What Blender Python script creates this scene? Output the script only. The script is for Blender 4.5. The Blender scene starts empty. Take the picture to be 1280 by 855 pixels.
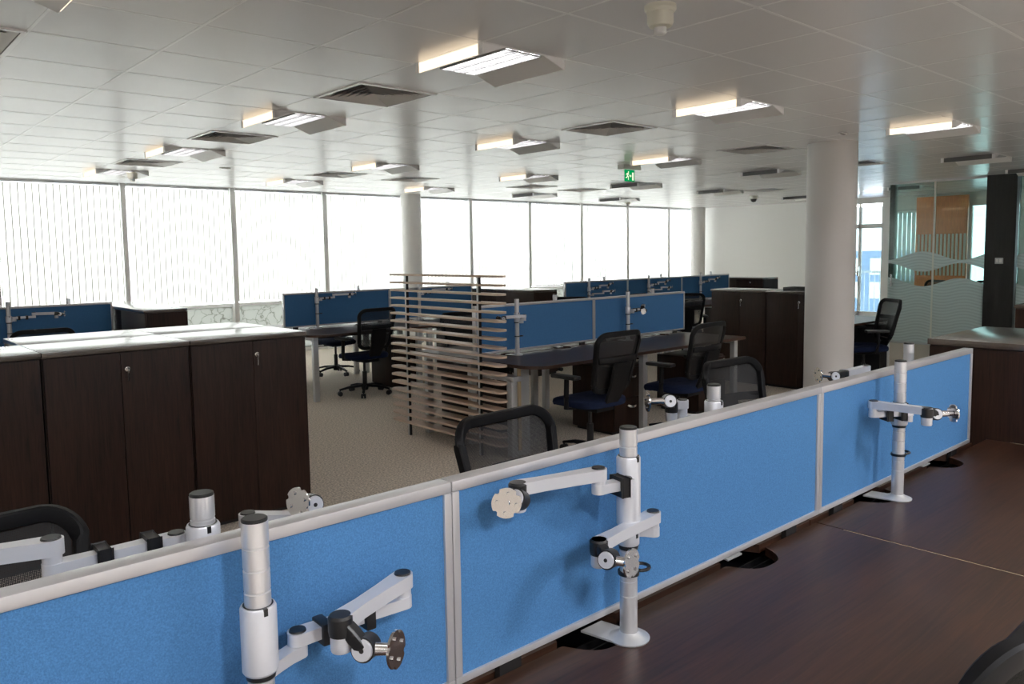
import bpy, bmesh, math, random
from mathutils import Vector, Matrix
random.seed(4)
PI = math.pi
SC = bpy.context.scene
COL = SC.collection
CEIL = 2.681

# ---------------------------------------------------------------- materials
def nmat(name):
    m = bpy.data.materials.new(name); m.use_nodes = True
    nt = m.node_tree; nt.nodes.clear()
    out = nt.nodes.new('ShaderNodeOutputMaterial')
    return m, nt, out
def pbr(name, col, rough=.5, metal=0., spec=.5, noise=None, bump=None, coat=0., trans=None):
    """noise=(scale, amount, stretch) varies the colour; bump=(scale,strength)"""
    m, nt, out = nmat(name)
    b = nt.nodes.new('ShaderNodeBsdfPrincipled')
    b.inputs['Base Color'].default_value = (*col, 1); b.inputs['Roughness'].default_value = rough
    b.inputs['Metallic'].default_value = metal; b.inputs['Specular IOR Level'].default_value = spec
    b.inputs['Coat Weight'].default_value = coat
    tc = nt.nodes.new('ShaderNodeTexCoord')
    if noise:
        sc, amt, st = noise
        mp = nt.nodes.new('ShaderNodeMapping'); mp.inputs['Scale'].default_value = st
        n = nt.nodes.new('ShaderNodeTexNoise'); n.inputs['Scale'].default_value = sc; n.inputs['Detail'].default_value = 5
        r = nt.nodes.new('ShaderNodeMapRange'); r.inputs['From Min'].default_value = .3; r.inputs['From Max'].default_value = .7
        r.inputs['To Min'].default_value = 1 - amt; r.inputs['To Max'].default_value = 1 + amt
        mx = nt.nodes.new('ShaderNodeVectorMath'); mx.operation = 'SCALE'; mx.inputs[0].default_value = col
        nt.links.new(tc.outputs['Object'], mp.inputs[0]); nt.links.new(mp.outputs[0], n.inputs[0])
        nt.links.new(n.outputs[0], r.inputs[0]); nt.links.new(r.outputs[0], mx.inputs['Scale'])
        nt.links.new(mx.outputs[0], b.inputs['Base Color'])
    if bump:
        n2 = nt.nodes.new('ShaderNodeTexNoise'); n2.inputs['Scale'].default_value = bump[0]; n2.inputs['Detail'].default_value = 3
        bp = nt.nodes.new('ShaderNodeBump'); bp.inputs['Strength'].default_value = bump[1]; bp.inputs['Distance'].default_value = .004
        nt.links.new(tc.outputs['Object'], n2.inputs[0]); nt.links.new(n2.outputs[0], bp.inputs['Height']); nt.links.new(bp.outputs[0], b.inputs['Normal'])
    nt.links.new(b.outputs[0], out.inputs[0])
    return m
def emis(name, col, s):
    m, nt, out = nmat(name); e = nt.nodes.new('ShaderNodeEmission')
    e.inputs[0].default_value = (*col, 1); e.inputs[1].default_value = s
    nt.links.new(e.outputs[0], out.inputs[0]); return m
def wood(name, dark, light, rough, along, scale=1., spec=.5, bump=.12, coat=0.):
    """wenge veneer: fine streaks stretched along one axis"""
    m, nt, out = nmat(name)
    b = nt.nodes.new('ShaderNodeBsdfPrincipled'); b.inputs['Roughness'].default_value = rough; b.inputs['Specular IOR Level'].default_value = spec
    b.inputs['Coat Weight'].default_value = coat; b.inputs['Coat Roughness'].default_value = rough
    tc = nt.nodes.new('ShaderNodeTexCoord'); mp = nt.nodes.new('ShaderNodeMapping')
    s = [70 * scale] * 3; s['XYZ'.index(along)] = 3 * scale; mp.inputs['Scale'].default_value = s
    n = nt.nodes.new('ShaderNodeTexNoise'); n.inputs['Scale'].default_value = 1.6; n.inputs['Detail'].default_value = 6; n.inputs['Distortion'].default_value = 1.2
    mp2 = nt.nodes.new('ShaderNodeMapping'); s2 = [5 * scale] * 3; s2['XYZ'.index(along)] = .6 * scale; mp2.inputs['Scale'].default_value = s2
    n2 = nt.nodes.new('ShaderNodeTexNoise'); n2.inputs['Scale'].default_value = 1.3; n2.inputs['Detail'].default_value = 3; n2.inputs['Distortion'].default_value = 2.5
    ad = nt.nodes.new('ShaderNodeMath'); ad.operation = 'MULTIPLY_ADD'; ad.inputs[1].default_value = .55
    cr = nt.nodes.new('ShaderNodeValToRGB'); cr.color_ramp.elements[0].position = .52; cr.color_ramp.elements[1].position = .98
    cr.color_ramp.elements[0].color = (*dark, 1); cr.color_ramp.elements[1].color = (*light, 1)
    bp = nt.nodes.new('ShaderNodeBump'); bp.inputs['Strength'].default_value = bump; bp.inputs['Distance'].default_value = .001
    L = nt.links.new
    L(tc.outputs['Object'], mp.inputs[0]); L(tc.outputs['Object'], mp2.inputs[0]); L(mp.outputs[0], n.inputs[0]); L(mp2.outputs[0], n2.inputs[0])
    L(n2.outputs[0], ad.inputs[0]); L(n.outputs[0], ad.inputs[2]); L(ad.outputs[0], cr.inputs[0]); L(cr.outputs[0], b.inputs['Base Color'])
    L(n.outputs[0], bp.inputs['Height']); L(bp.outputs[0], b.inputs['Normal']); L(b.outputs[0], out.inputs[0])
    return m
def glassmat(name, tint, refl=.06, frost=None):
    m, nt, out = nmat(name); L = nt.links.new
    tr = nt.nodes.new('ShaderNodeBsdfTransparent'); tr.inputs[0].default_value = (*tint, 1)
    gl = nt.nodes.new('ShaderNodeBsdfGlossy'); gl.inputs['Roughness'].default_value = .02
    fr = nt.nodes.new('ShaderNodeFresnel'); fr.inputs[0].default_value = 1.45
    mx = nt.nodes.new('ShaderNodeMixShader'); L(fr.outputs[0], mx.inputs[0]); L(tr.outputs[0], mx.inputs[1]); L(gl.outputs[0], mx.inputs[2])
    last = mx
    if frost:
        last = frost(nt, mx)
    L(last.outputs[0], out.inputs[0]); return m

M = {}
M['ceil'] = pbr('ceiling_tile_metal', (.83, .825, .835), .25, 0, .5)
M['tbar'] = pbr('ceiling_bar_white', (.97, .97, .97), .26)
M['white'] = pbr('white_paint', (.85, .845, .83), .6)
M['column'] = pbr('column_paint', (.74, .72, .70), .5)
M['carpet'] = pbr('carpet_beige', (.62, .55, .465), .95, 0, .1, noise=(75, .5, (1, 1, 1)), bump=(300, .5))
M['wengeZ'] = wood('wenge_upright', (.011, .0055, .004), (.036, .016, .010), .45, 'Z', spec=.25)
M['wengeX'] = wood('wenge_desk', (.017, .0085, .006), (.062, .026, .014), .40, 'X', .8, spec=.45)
M['wengeT'] = wood('wenge_cabinet_top_sheen', (.06, .047, .038), (.09, .068, .054), .2, 'X', 1, spec=1., bump=.02, coat=1.)  # base paler than the cabinet fronts, window sheen put into the colour
M['dark'] = pbr('plain_black', (.008, .007, .007), .6)  # plain black for plinths, brackets, sensor slots and post edges
M['darkpanel'] = pbr('black_stained_veneer', (.016, .015, .015), .45, noise=(8, .3, (6, 6, .4)))
M['blue'] = pbr('blue_screen_fabric', (.072, .205, .43), .9, 0, .15, noise=(420, .18, (1, 1, 1)), bump=(500, .3))
M['alu'] = pbr('anodised_aluminium', (.62, .61, .62), .35, .55)
M['silver'] = pbr('silver_paint', (.62, .63, .64), .35, .5)
M['armpaint'] = pbr('pale_silver_arm_paint', (.70, .71, .75), .32, .35)
M['pole'] = pbr('satin_aluminium_pole', (.74, .74, .76), .28, .6)
M['chrome'] = pbr('polished_chrome', (.75, .75, .76), .12, 1.)
M['black'] = pbr('black_plastic', (.012, .012, .013), .38)
M['blacksoft'] = pbr('black_moulded_plastic', (.005, .005, .006), .55, 0, .25)
M['leather'] = pbr('black_leather', (.003, .003, .003), .6, 0, .08, bump=(260, .25))
M['navy'] = pbr('navy_seat_fabric', (.008, .015, .045), .9, 0, .2, noise=(200, .3, (1, 1, 1)))
M['maple'] = pbr('pale_maple', (.62, .47, .36), .4, noise=(20, .12, (20, 1, 20)))
M['cream'] = pbr('cream_plastic', (.72, .70, .60), .4)
M['vent'] = pbr('vent_grey', (.80, .79, .77), .45)
M['panelgrey'] = pbr('luminaire_grey', (.86, .86, .85), .4)
M['tube'] = emis('fluorescent_tube', (1, .97, .96), 10)
M['tube_fill'] = emis('boosted_fill_tube', (1, .97, .93), 60)  # boosted beyond the other tubes as added fill for the front screens
M['opal'] = emis('opal_side_lit', (1, .80, .56), 1.35)
M['opal_off'] = pbr('opal_side_unlit', (.13, .13, .13), .4)
M['louvreoff'] = pbr('louvre_backing_unlit', (.22, .22, .23), .4)
M['louvre'] = pbr('louvre_blade', (.5, .5, .51), .3, .6)
M['green'] = emis('exit_green_backlit', (0, .24, .06), 1.)
M['signwhite'] = pbr('sign_white', (.85, .85, .78), .4)
M['signlit'] = emis('exit_white_backlit', (.75, .85, .6), 1.)
M['clear'] = glassmat('clear_glass', (.97, .985, .98))
M['tinted'] = glassmat('dimming_glass', (.26, .30, .30))  # tint added to hold back daylight through the far-wall panes
M['orange'] = pbr('orange_wood_panel', (.78, .28, .11), .4, noise=(6, .15, (6, 6, 1)))
M['tray'] = pbr('tan_tray', (.50, .40, .25), .7)
M['bluebuild'] = pbr('blue_grey_cladding', (.20, .28, .42), .6)

def blindmat():
    m, nt, out = nmat('blind_fabric'); L = nt.links.new
    d = nt.nodes.new('ShaderNodeBsdfDiffuse'); d.inputs[0].default_value = (.82, .82, .79, 1)
    t = nt.nodes.new('ShaderNodeBsdfTranslucent'); t.inputs[0].default_value = (.74, .74, .72, 1)
    mx = nt.nodes.new('ShaderNodeMixShader'); mx.inputs[0].default_value = .6
    L(d.outputs[0], mx.inputs[1]); L(t.outputs[0], mx.inputs[2]); L(mx.outputs[0], out.inputs[0]); return m
M['blind'] = blindmat()
def meshmat():
    m, nt, out = nmat('chair_mesh'); L = nt.links.new
    tc = nt.nodes.new('ShaderNodeTexCoord'); sx = nt.nodes.new('ShaderNodeSeparateXYZ'); L(tc.outputs['Object'], sx.inputs[0])
    def sn(a, b, op2):
        s = nt.nodes.new('ShaderNodeMath'); s.operation = op2; L(a, s.inputs[0]); L(b, s.inputs[1])
        k = nt.nodes.new('ShaderNodeMath'); k.operation = 'MULTIPLY'; k.inputs[1].default_value = 900; L(s.outputs[0], k.inputs[0])
        q = nt.nodes.new('ShaderNodeMath'); q.operation = 'SINE'; L(k.outputs[0], q.inputs[0]); return q
    a = sn(sx.outputs[0], sx.outputs[2], 'ADD'); b = sn(sx.outputs[0], sx.outputs[2], 'SUBTRACT')
    p = nt.nodes.new('ShaderNodeMath'); p.operation = 'MULTIPLY'; L(a.outputs[0], p.inputs[0]); L(b.outputs[0], p.inputs[1])
    g = nt.nodes.new('ShaderNodeMath'); g.operation = 'GREATER_THAN'; g.inputs[1].default_value = .42; L(p.outputs[0], g.inputs[0])
    d = nt.nodes.new('ShaderNodeBsdfPrincipled'); d.inputs['Base Color'].default_value = (.007, .007, .008, 1); d.inputs['Roughness'].default_value = .5
    t = nt.nodes.new('ShaderNodeBsdfTransparent'); mx = nt.nodes.new('ShaderNodeMixShader')
    L(g.outputs[0], mx.inputs[0]); L(d.outputs[0], mx.inputs[1]); L(t.outputs[0], mx.inputs[2]); L(mx.outputs[0], out.inputs[0]); return m
M['mesh'] = meshmat()
def frost(nt, clear):
    """etched film: one wavy band, and everything under a wavy line, with thin clear ripples"""
    L = nt.links.new
    def mth(op, a, b=None, c=None):
        n = nt.nodes.new('ShaderNodeMath'); n.operation = op
        for i, v in enumerate((a, b, c)):
            if v is None: continue
            if isinstance(v, (int, float)): n.inputs[i].default_value = v
            else: L(v, n.inputs[i])
        return n.outputs[0]
    tc = nt.nodes.new('ShaderNodeTexCoord'); sx = nt.nodes.new('ShaderNodeSeparateXYZ'); L(tc.outputs['Object'], sx.inputs[0])
    y, z = sx.outputs[1], sx.outputs[2]
    w = mth('MULTIPLY', mth('SINE', mth('MULTIPLY', y, 5.5)), .07)
    zz = mth('ADD', z, w)
    low = mth('LESS_THAN', zz, 1.03)
    b1 = mth('GREATER_THAN', zz, 1.27); b2 = mth('LESS_THAN', mth('SUBTRACT', z, w), 1.46)
    band = mth('MULTIPLY', b1, b2)
    rp = mth('SINE', mth('ADD', mth('MULTIPLY', z, 130), mth('MULTIPLY', mth('SINE', mth('MULTIPLY', y, 9)), 4)))
    rip = mth('MULTIPLY_ADD', mth('GREATER_THAN', rp, .2), -.14, 1.)
    f = mth('MULTIPLY', mth('MULTIPLY', mth('MAXIMUM', low, band), rip), .86)
    d = nt.nodes.new('ShaderNodeBsdfDiffuse'); d.inputs[0].default_value = (.78, .84, .83, 1)
    t = nt.nodes.new('ShaderNodeBsdfTranslucent'); t.inputs[0].default_value = (.86, .92, .91, 1)
    m1 = nt.nodes.new('ShaderNodeMixShader'); m1.inputs[0].default_value = .6; L(d.outputs[0], m1.inputs[1]); L(t.outputs[0], m1.inputs[2])
    m2 = nt.nodes.new('ShaderNodeMixShader'); L(f, m2.inputs[0]); L(clear.outputs[0], m2.inputs[1]); L(m1.outputs[0], m2.inputs[2])
    return m2
M['glass_etched'] = glassmat('etched_partition_glass', (.80, .92, .89), frost=frost)
def filmmat():
    m, nt, out = nmat('patterned_window_film'); L = nt.links.new
    tc = nt.nodes.new('ShaderNodeTexCoord')
    n = nt.nodes.new('ShaderNodeTexNoise'); n.inputs['Scale'].default_value = 5; n.inputs['Detail'].default_value = 4
    v = nt.nodes.new('ShaderNodeTexVoronoi'); v.feature = 'DISTANCE_TO_EDGE'; v.inputs['Scale'].default_value = 7
    mx = nt.nodes.new('ShaderNodeMix'); mx.data_type = 'VECTOR'; mx.inputs[0].default_value = .25
    L(tc.outputs['Object'], n.inputs[0]); L(tc.outputs['Object'], mx.inputs[4]); L(n.outputs['Color'], mx.inputs[5]); L(mx.outputs[1], v.inputs[0])
    cr = nt.nodes.new('ShaderNodeValToRGB'); cr.color_ramp.elements[0].position = .0; cr.color_ramp.elements[1].position = .05
    cr.color_ramp.elements[0].color = (.10, .10, .088, 1); cr.color_ramp.elements[1].color = (.20, .205, .19, 1)
    L(v.outputs[0], cr.inputs[0])
    t = nt.nodes.new('ShaderNodeBsdfTranslucent'); L(cr.outputs[0], t.inputs[0])
    d = nt.nodes.new('ShaderNodeBsdfDiffuse'); L(cr.outputs[0], d.inputs[0])
    ms = nt.nodes.new('ShaderNodeMixShader'); ms.inputs[0].default_value = .75; L(d.outputs[0], ms.inputs[1]); L(t.outputs[0], ms.inputs[2])
    L(ms.outputs[0], out.inputs[0]); return m
M['film'] = filmmat()

# ---------------------------------------------------------------- mesh tools
class MB:
    def __init__(s): s.bm = bmesh.new()
    def box(s, x0, x1, y0, y1, z0, z1, bev=0., mi=0):
        r = bmesh.ops.create_cube(s.bm, size=1)
        vs = r['verts']
        for v in vs:
            v.co = Vector(((x0 + x1) / 2 + v.co.x * (x1 - x0), (y0 + y1) / 2 + v.co.y * (y1 - y0), (z0 + z1) / 2 + v.co.z * (z1 - z0)))
        fs = set(f for v in vs for f in v.link_faces)
        for f in fs: f.material_index = mi
        if bev > 0:
            es = set(e for v in vs for e in v.link_edges)
            bmesh.ops.bevel(s.bm, geom=list(es), offset=bev, segments=2, affect='EDGES', profile=.6)
        return s
    def obox(s, c, size, mat3, bev=0., mi=0):
        """box with centre c, size, orientation matrix"""
        r = bmesh.ops.create_cube(s.bm, size=1); vs = r['verts']
        for v in vs:
            v.co = Vector(c) + mat3 @ Vector((v.co.x * size[0], v.co.y * size[1], v.co.z * size[2]))
        for f in set(f for v in vs for f in v.link_faces): f.material_index = mi
        if bev > 0:
            bmesh.ops.bevel(s.bm, geom=list(set(e for v in vs for e in v.link_edges)), offset=bev, segments=2, affect='EDGES', profile=.6)
        return s
    def lathe(s, prof, c=(0, 0, 0), axis=(0, 0, 1), n=24, mi=0):
        """prof: list of (r, h) along axis from c"""
        q = Vector((0, 0, 1)).rotation_difference(Vector(axis).normalized()); c = Vector(c); rings = []
        for (r, h) in prof:
            ring = []
            for k in range(n):
                a = 2 * PI * k / n; ring.append(s.bm.verts.new(c + q @ Vector((r * math.cos(a), r * math.sin(a), h))))
            rings.append(ring)
        for A, B in zip(rings, rings[1:]):
            for k in range(n):
                f = s.bm.faces.new((A[k], A[(k + 1) % n], B[(k + 1) % n], B[k])); f.material_index = mi; f.smooth = True
        for ring, rev in ((rings[0], True), (rings[-1], False)):
            f = s.bm.faces.new(list(reversed(ring)) if rev else ring); f.material_index = mi
        return s
    def cyl(s, a, b, r, r2=None, n=20, mi=0):
        a = Vector(a); b = Vector(b); d = b - a
        return s.lathe([(r, 0), (r if r2 is None else r2, d.length)], a, d, n, mi)
    def tube(s, pts, r, n=10, mi=0, flat=None):
        """swept tube; flat=(w,h) sweeps a rounded flat section; r may be a list"""
        pts = [Vector(p) for p in pts]; rings = []
        up0 = Vector((0, 0, 1))
        for i, p in enumerate(pts):
            d = (pts[min(i + 1, len(pts) - 1)] - pts[max(i - 1, 0)]).normalized()
            u = up0 if abs(d.dot(up0)) < .95 else Vector((0, 1, 0))
            sd = d.cross(u).normalized(); up = sd.cross(d).normalized()
            if flat: w, h = flat[i] if isinstance(flat, list) else flat
            else: w = h = (r[i] if isinstance(r, (list, tuple)) else r)
            ring = []
            for k in range(n):
                a = 2 * PI * k / n; ca, sa = math.cos(a), math.sin(a)
                if flat: ca = math.copysign(abs(ca) ** .5, ca); sa = math.copysign(abs(sa) ** .5, sa)
                ring.append(s.bm.verts.new(p + sd * ca * w + up * sa * h))
            rings.append(ring)
        for A, B in zip(rings, rings[1:]):
            for k in range(n):
                f = s.bm.faces.new((A[k], A[(k + 1) % n], B[(k + 1) % n], B[k])); f.material_index = mi; f.smooth = True
        f = s.bm.faces.new(list(reversed(rings[0]))); f.material_index = mi
        f = s.bm.faces.new(rings[-1]); f.material_index = mi
        return s
    def prism(s, poly, z0, z1, mat=None, bev=0., mi=0):
        """extruded polygon (xy list); mat maps local to world"""
        A = [s.bm.verts.new((x, y, z0)) for x, y in poly]; B = [s.bm.verts.new((x, y, z1)) for x, y in poly]
        n = len(poly); fs = [s.bm.faces.new(list(reversed(A))), s.bm.faces.new(B)]
        for k in range(n): fs.append(s.bm.faces.new((A[k], A[(k + 1) % n], B[(k + 1) % n], B[k])))
        for f in fs: f.material_index = mi
        if mat is not None:
            for v in A + B: v.co = mat @ v.co
        return s
    def build(s, name, mat, parent=None, loc=None, smooth=False, auto=True):
        bm = s.bm
        bmesh.ops.recalc_face_normals(bm, faces=bm.faces)
        me = bpy.data.meshes.new(name); bm.to_mesh(me); bm.free()
        mats = mat if isinstance(mat, (list, tuple)) else [mat]
        for m in mats: me.materials.append(M[m] if isinstance(m, str) else m)
        if smooth:
            for p in me.polygons: p.use_smooth = True
        me.set_sharp_from_angle(angle=math.radians(32))
        o = bpy.data.objects.new(name, me); COL.objects.link(o)
        if parent is not None: o.parent = parent
        if loc is not None: o.location = loc
        return o

def tag(o, label=None, cat=None, group=None, kind=None):
    if label: o['label'] = label
    if cat: o['category'] = cat
    if group: o['group'] = group
    if kind: o['kind'] = kind
    return o
def thing(name, label, cat, loc=(0, 0, 0), rz=0., group=None):
    o = bpy.data.objects.new(name, None); COL.objects.link(o); o.empty_display_size = .1
    o.location = loc; o.rotation_euler = (0, 0, rz)
    return tag(o, label, cat, group)
def copy_tree(o, parent=None):
    c = o.copy(); COL.objects.link(c)
    if parent is not None: c.parent = parent
    for ch in list(o.children): copy_tree(ch, c)
    return c
def struct(o): o['kind'] = 'structure'; return o

# ---------------------------------------------------------------- room shell
X0, X1, Y0, Y1 = -5.4, 16.5, -7.2, 9.7
struct(MB().box(X0 - .2, X1 + .2, Y0 - .2, Y1 + .2, -.12, 0).build('floor', 'carpet'))
# ceiling: bars proud of lay-in tiles, 0.6 m module
b = MB(); b.box(X0 - .2, X1 + .2, Y0 - .2, Y1 + .2, CEIL + .16, CEIL + .2)
i0, i1 = int(X0 / .6) - 1, int(X1 / .6) + 1; j0, j1 = int(Y0 / .6) - 1, int(Y1 / .6) + 1
xs = sorted(set([X0] + [i * .6 for i in range(i0, i1 + 1) if X0 < i * .6 < X1] + [X1])); ys = sorted(set([Y0] + [j * .6 for j in range(j0, j1 + 1) if Y0 < j * .6 < Y1] + [Y1]))
# open cells where a luminaire or diffuser is set into the grid
LUMS = [(-.5, 1.5, 1), (3.5, 1.5, 1), (7.5, 1.5, 1), (11.5, .5, 1), (3.5, 5.5, 1), (7.5, 5.5, 1), (11.5, 5.5, 1), (3.5, 9.5, 1), (7.5, 9.5, 1), (11.5, 9.5, 1),
        (3.5, 13.5, 1), (7.5, 13.5, 1), (11.5, 13.5, 1), (15.5, 5.5, 0), (15.5, 9.5, 0), (15.5, 13.5, 0), (16.5, 1.5, 0), (20.5, 1.5, 0), (19.5, 9.5, 0), (24.5, 9.5, 0), (19.5, 13.5, 0), (23.5, 5.5, 0),
        (-.5, 5.5, 1), (-4.5, 1.5, 1), (-4.5, 5.5, 1), (-.5, -2.5, 1), (3.5, -2.5, 1), (7.5, -2.5, 1), (-4.5, -2.5, 1), (-.5, -6.5, 1), (3.5, -6.5, 1), (7.5, -6.5, 1), (11.5, -6.5, 1), (-4.5, -6.5, 1)]
DIFS = [(-.5, 3.5), (3.5, 3.5), (3.5, 7.5), (3.5, 11.5), (7.5, 3.5), (7.5, 11.5), (11.5, 3.5), (9.5, 11.5), (13.5, 11.5), (15.5, 11.5), (15.5, 3.5), (20.5, 8.5)]
openc = set((int(math.floor(a)), int(math.floor(c))) for a, c, *_ in LUMS + DIFS)
for xa, xb in zip(xs, xs[1:]):
    for ya, yb in zip(ys, ys[1:]):
        ci = (int(math.floor((xa + xb) / 2 / .6)), int(math.floor((ya + yb) / 2 / .6)))
        if ci in openc: continue
        b.box(xa + .0072, xb - .0072, ya + .0072, yb - .0072, CEIL, CEIL + .16)
for x in xs[1:-1]: b.box(x - .0075, x + .0075, Y0, Y1, CEIL - .001, CEIL + .02, mi=1)
for y in ys[1:-1]: b.box(X0, X1, y - .0075, y + .0075, CEIL - .001, CEIL + .02, mi=1)
struct(b.build('ceiling', ['ceil', 'tbar']))

# window wall (far side): mullions every 1.6 m, rail at 0.84, patterned lower pane
MX = [1.0 + 1.6 * k for k in range(-4, 10)] + [16.5]
struct(MB().box(X0 - .2, X1 + .2, Y1, Y1 + .15, CEIL - .05, CEIL + .15).box(X0 - .2, X1 + .2, Y1, Y1 + .15, -.1, .06).build('trim_1', 'silver'))
pre = X0
for k, (xa, xb) in enumerate(zip(MX, MX[1:])):
    w = MB()
    w.box(xa - .036, xa + .036, Y1 - .09, Y1 + .1, .0, CEIL)
    w.box(xa + .03, xb - .03, Y1 - .03, Y1 + .08, .815, .875)
    w.box(xa + .03, xb - .03, Y1 - .03, Y1 + .08, .0, .06)
    wo = struct(w.build('window_%d' % (k + 1), 'white'))
    MB().box(xa + .03, xb - .03, Y1 + .03, Y1 + .036, .875, CEIL).build('glass_pane', 'clear', wo)
    MB().box(xa + .03, xb - .03, Y1 + .03, Y1 + .036, .06, .815).build('patterned_pane', 'film', wo)
    # vertical blind in front of the upper pane
    t = thing('vertical_blind', None, 'blind', ((xa + xb) / 2, Y1 - .06, 0), 0)
    W = (xb - xa) - .1
    MB().box(-W / 2, W / 2, -.02, .025, CEIL - .04, CEIL - .002, .003).build('headrail', 'silver', t)
    s = MB(); n = max(2, int(round(W / .083)))
    for q in range(n):
        xc = -W / 2 + (q + .5) * W / n; a = math.radians(6 + random.uniform(-1.5, 1.5))
        s.obox((xc, 0, (.9 + CEIL - .045) / 2), (.0935, .0012, CEIL - .945), Matrix.Rotation(a, 3, 'Z'))
    s.build('slats', 'blind', t)
    hm = MB()  # opaque strips added to draw the shaded slat overlaps on the bright blind
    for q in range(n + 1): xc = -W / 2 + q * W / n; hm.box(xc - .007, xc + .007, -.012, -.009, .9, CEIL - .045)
    hm.build('overlap_shade_strips', 'signwhite', t)
    MB().box(-W / 2 + .02, W / 2 - .02, -.002, .002, .893, .899).build('bottom_chain', 'signwhite', t)
    t['k'] = k
for o in [o for o in COL.objects if o.name.startswith('vertical_blind')]:
    k = o['k']; del o['k']
    names = {3: 'sliver of white vertical blind at the far left edge of the photo', 4: 'white vertical blind above the blue screen at the far left',
             5: 'white vertical blind above the small dark cabinet by the left windows', 6: 'white vertical blind above the patterned low pane left of the window desks',
             7: 'white vertical blind just left of the slim window column', 8: 'white vertical blind just right of the slim window column',
             9: 'white vertical blind behind the right edge of the slatted divider', 10: 'white vertical blind left of the far blue screens, beside their first one',
             11: 'white vertical blind above the left far blue screen', 12: 'white vertical blind above the middle far blue screen', 13: 'narrow white vertical blind beside the corner column at the far wall'}
    o['label'] = names.get(k, 'white vertical blind outside the left edge of the photo')
    o['group'] = 'vertical blinds along the window wall'

# other walls
struct(MB().box(X0 - .2, X0, Y0 - .2, Y1 + .2, 0, CEIL + .1).build('wall_left', 'white'))
struct(MB().box(X0, X1, Y0 - .2, Y0, 0, CEIL + .1).build('wall_back', 'white'))
w = MB()
w.box(X1, X1 + .2, 5.75, Y1 + .15, 0, CEIL + .1)
w.box(X1, X1 + .2, 4.62, 4.78, 0, CEIL + .1)
w.box(X1, X1 + .2, 4.78, 5.75, 2.56, CEIL + .1); w.box(X1, X1 + .2, 4.78, 5.75, 0, .05)
w.box(X1, X1 + .2, 4.02, 4.62, 0, .86); w.box(X1, X1 + .2, 3.98, 4.62, 2.36, CEIL + .1)
w.box(X1, X1 + .2, 3.1, 4.02, 0, CEIL + .1)
w.box(X1, X1 + .2, 2.5, 3.1, 0, .75); w.box(X1, X1 + .2, 2.5, 3.1, 2.45, CEIL + .1)
w.box(X1, X1 + .2, 1.2, 2.5, 0, CEIL + .1); w.box(X1, X1 + .2, .0, 1.2, 0, .85); w.box(X1, X1 + .2, 0, 1.2, 2.45, CEIL + .1)
w.box(X1, X1 + .2, Y0, 0, 0, CEIL + .1)
struct(w.build('wall_right', 'white'))
# balcony door and the light over it, between the column and the partition
d = MB()
for y in (4.78, 5.28, 5.71): d.box(X1 + .03, X1 + .1, y, y + .05, .05, 2.56)
d.box(X1 + .03, X1 + .1, 4.78, 5.75, 2.03, 2.12); d.box(X1 + .03, X1 + .1, 4.78, 5.75, .05, .2)
do = struct(d.build('door_1', 'white'))
MB().box(X1 + .06, X1 + .066, 4.8, 5.74, .2, 2.5).build('glass_pane', 'tinted', do)
MB().box(X1 - .03, X1 + .03, 5.285, 5.325, .98, 1.2, .004).cyl((X1 - .05, 5.30, 1.06), (X1 - .05, 5.42, 1.06), .01).build('door_handle', 'chrome', do)
for k, (ya, yb, za, zb) in enumerate([(4.02, 4.62, .86, 2.36), (2.5, 3.1, .75, 2.45), (0, 1.2, .85, 2.45)]):
    f = MB(); f.box(X1 + .02, X1 + .1, ya, ya + .03, za, zb); f.box(X1 + .02, X1 + .1, yb - .03, yb, za, zb); f.box(X1 + .02, X1 + .1, ya, yb, zb - .04, zb); f.box(X1 + .02, X1 + .1, ya, yb, za, za + .04)
    fo = struct(f.build('window_%d' % (20 + k), 'white'))
    MB().box(X1 + .06, X1 + .066, ya + .03, yb - .03, za + .04, zb - .04).build('glass_pane', 'tinted', fo)
t = thing('vertical_blind', 'white vertical blind seen through the left end of the glass partition', 'blind', (X1 - .06, 4.32, 0), 0, 'vertical blinds along the window wall')
s = MB()
for q in range(7): s.obox((0, -.27 + q * .09, 1.6), (.002, .07, 1.5), Matrix.Rotation(.5, 3, 'Z'))
s.build('slats', 'blind', t); MB().box(-.02, .02, -.3, .3, 2.35, 2.39).build('headrail', 'silver', t)
# balcony outside: deck, railing, opposite building
r = MB().box(17.6, 17.65, 3.5, 7.5, 1.02, 1.07)
for q in range(34): r.box(17.61, 17.63, 3.5 + q * .12, 3.515 + q * .12, 0, 1.03)
tag(r.build('balcony_railing', 'silver'), 'grey balcony railing outside the glazed door', 'railing')
struct(MB().box(16.7, 17.8, 2.5, 8, -.12, -.01).build('trim_2', 'white'))
t = thing('exterior_building', 'blue-grey building across the balcony, seen through the glazed door', 'building', (26, 9.0, -3))
MB().box(0, 3, -1.4, 1.5, 0, 4.5).build('wall', 'bluebuild', t)
s = MB()
for zz in (2.9, 3.7): 
    for yy in (-1.1, -.3, .5): s.box(-.03, .01, yy, yy + .5, zz, zz + .55)
s.build('window', 'signwhite', t)

# orange timber wall in the meeting room; pale strips imitate blinds mirrored in glass
t = thing('timber_panel', 'orange-brown timber panel with painted blind reflection below, behind the glass partition', 'wall panel', (16.35, 3.58, 0))
MB().box(-.03, .04, -.50, .47, 0, 2.62, .004).build('panel', 'orange', t)
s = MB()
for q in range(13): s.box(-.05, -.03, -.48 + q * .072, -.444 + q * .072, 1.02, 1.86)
s.build('slats', 'signwhite', t)  # pale strips standing in for the mirrored blinds

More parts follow.
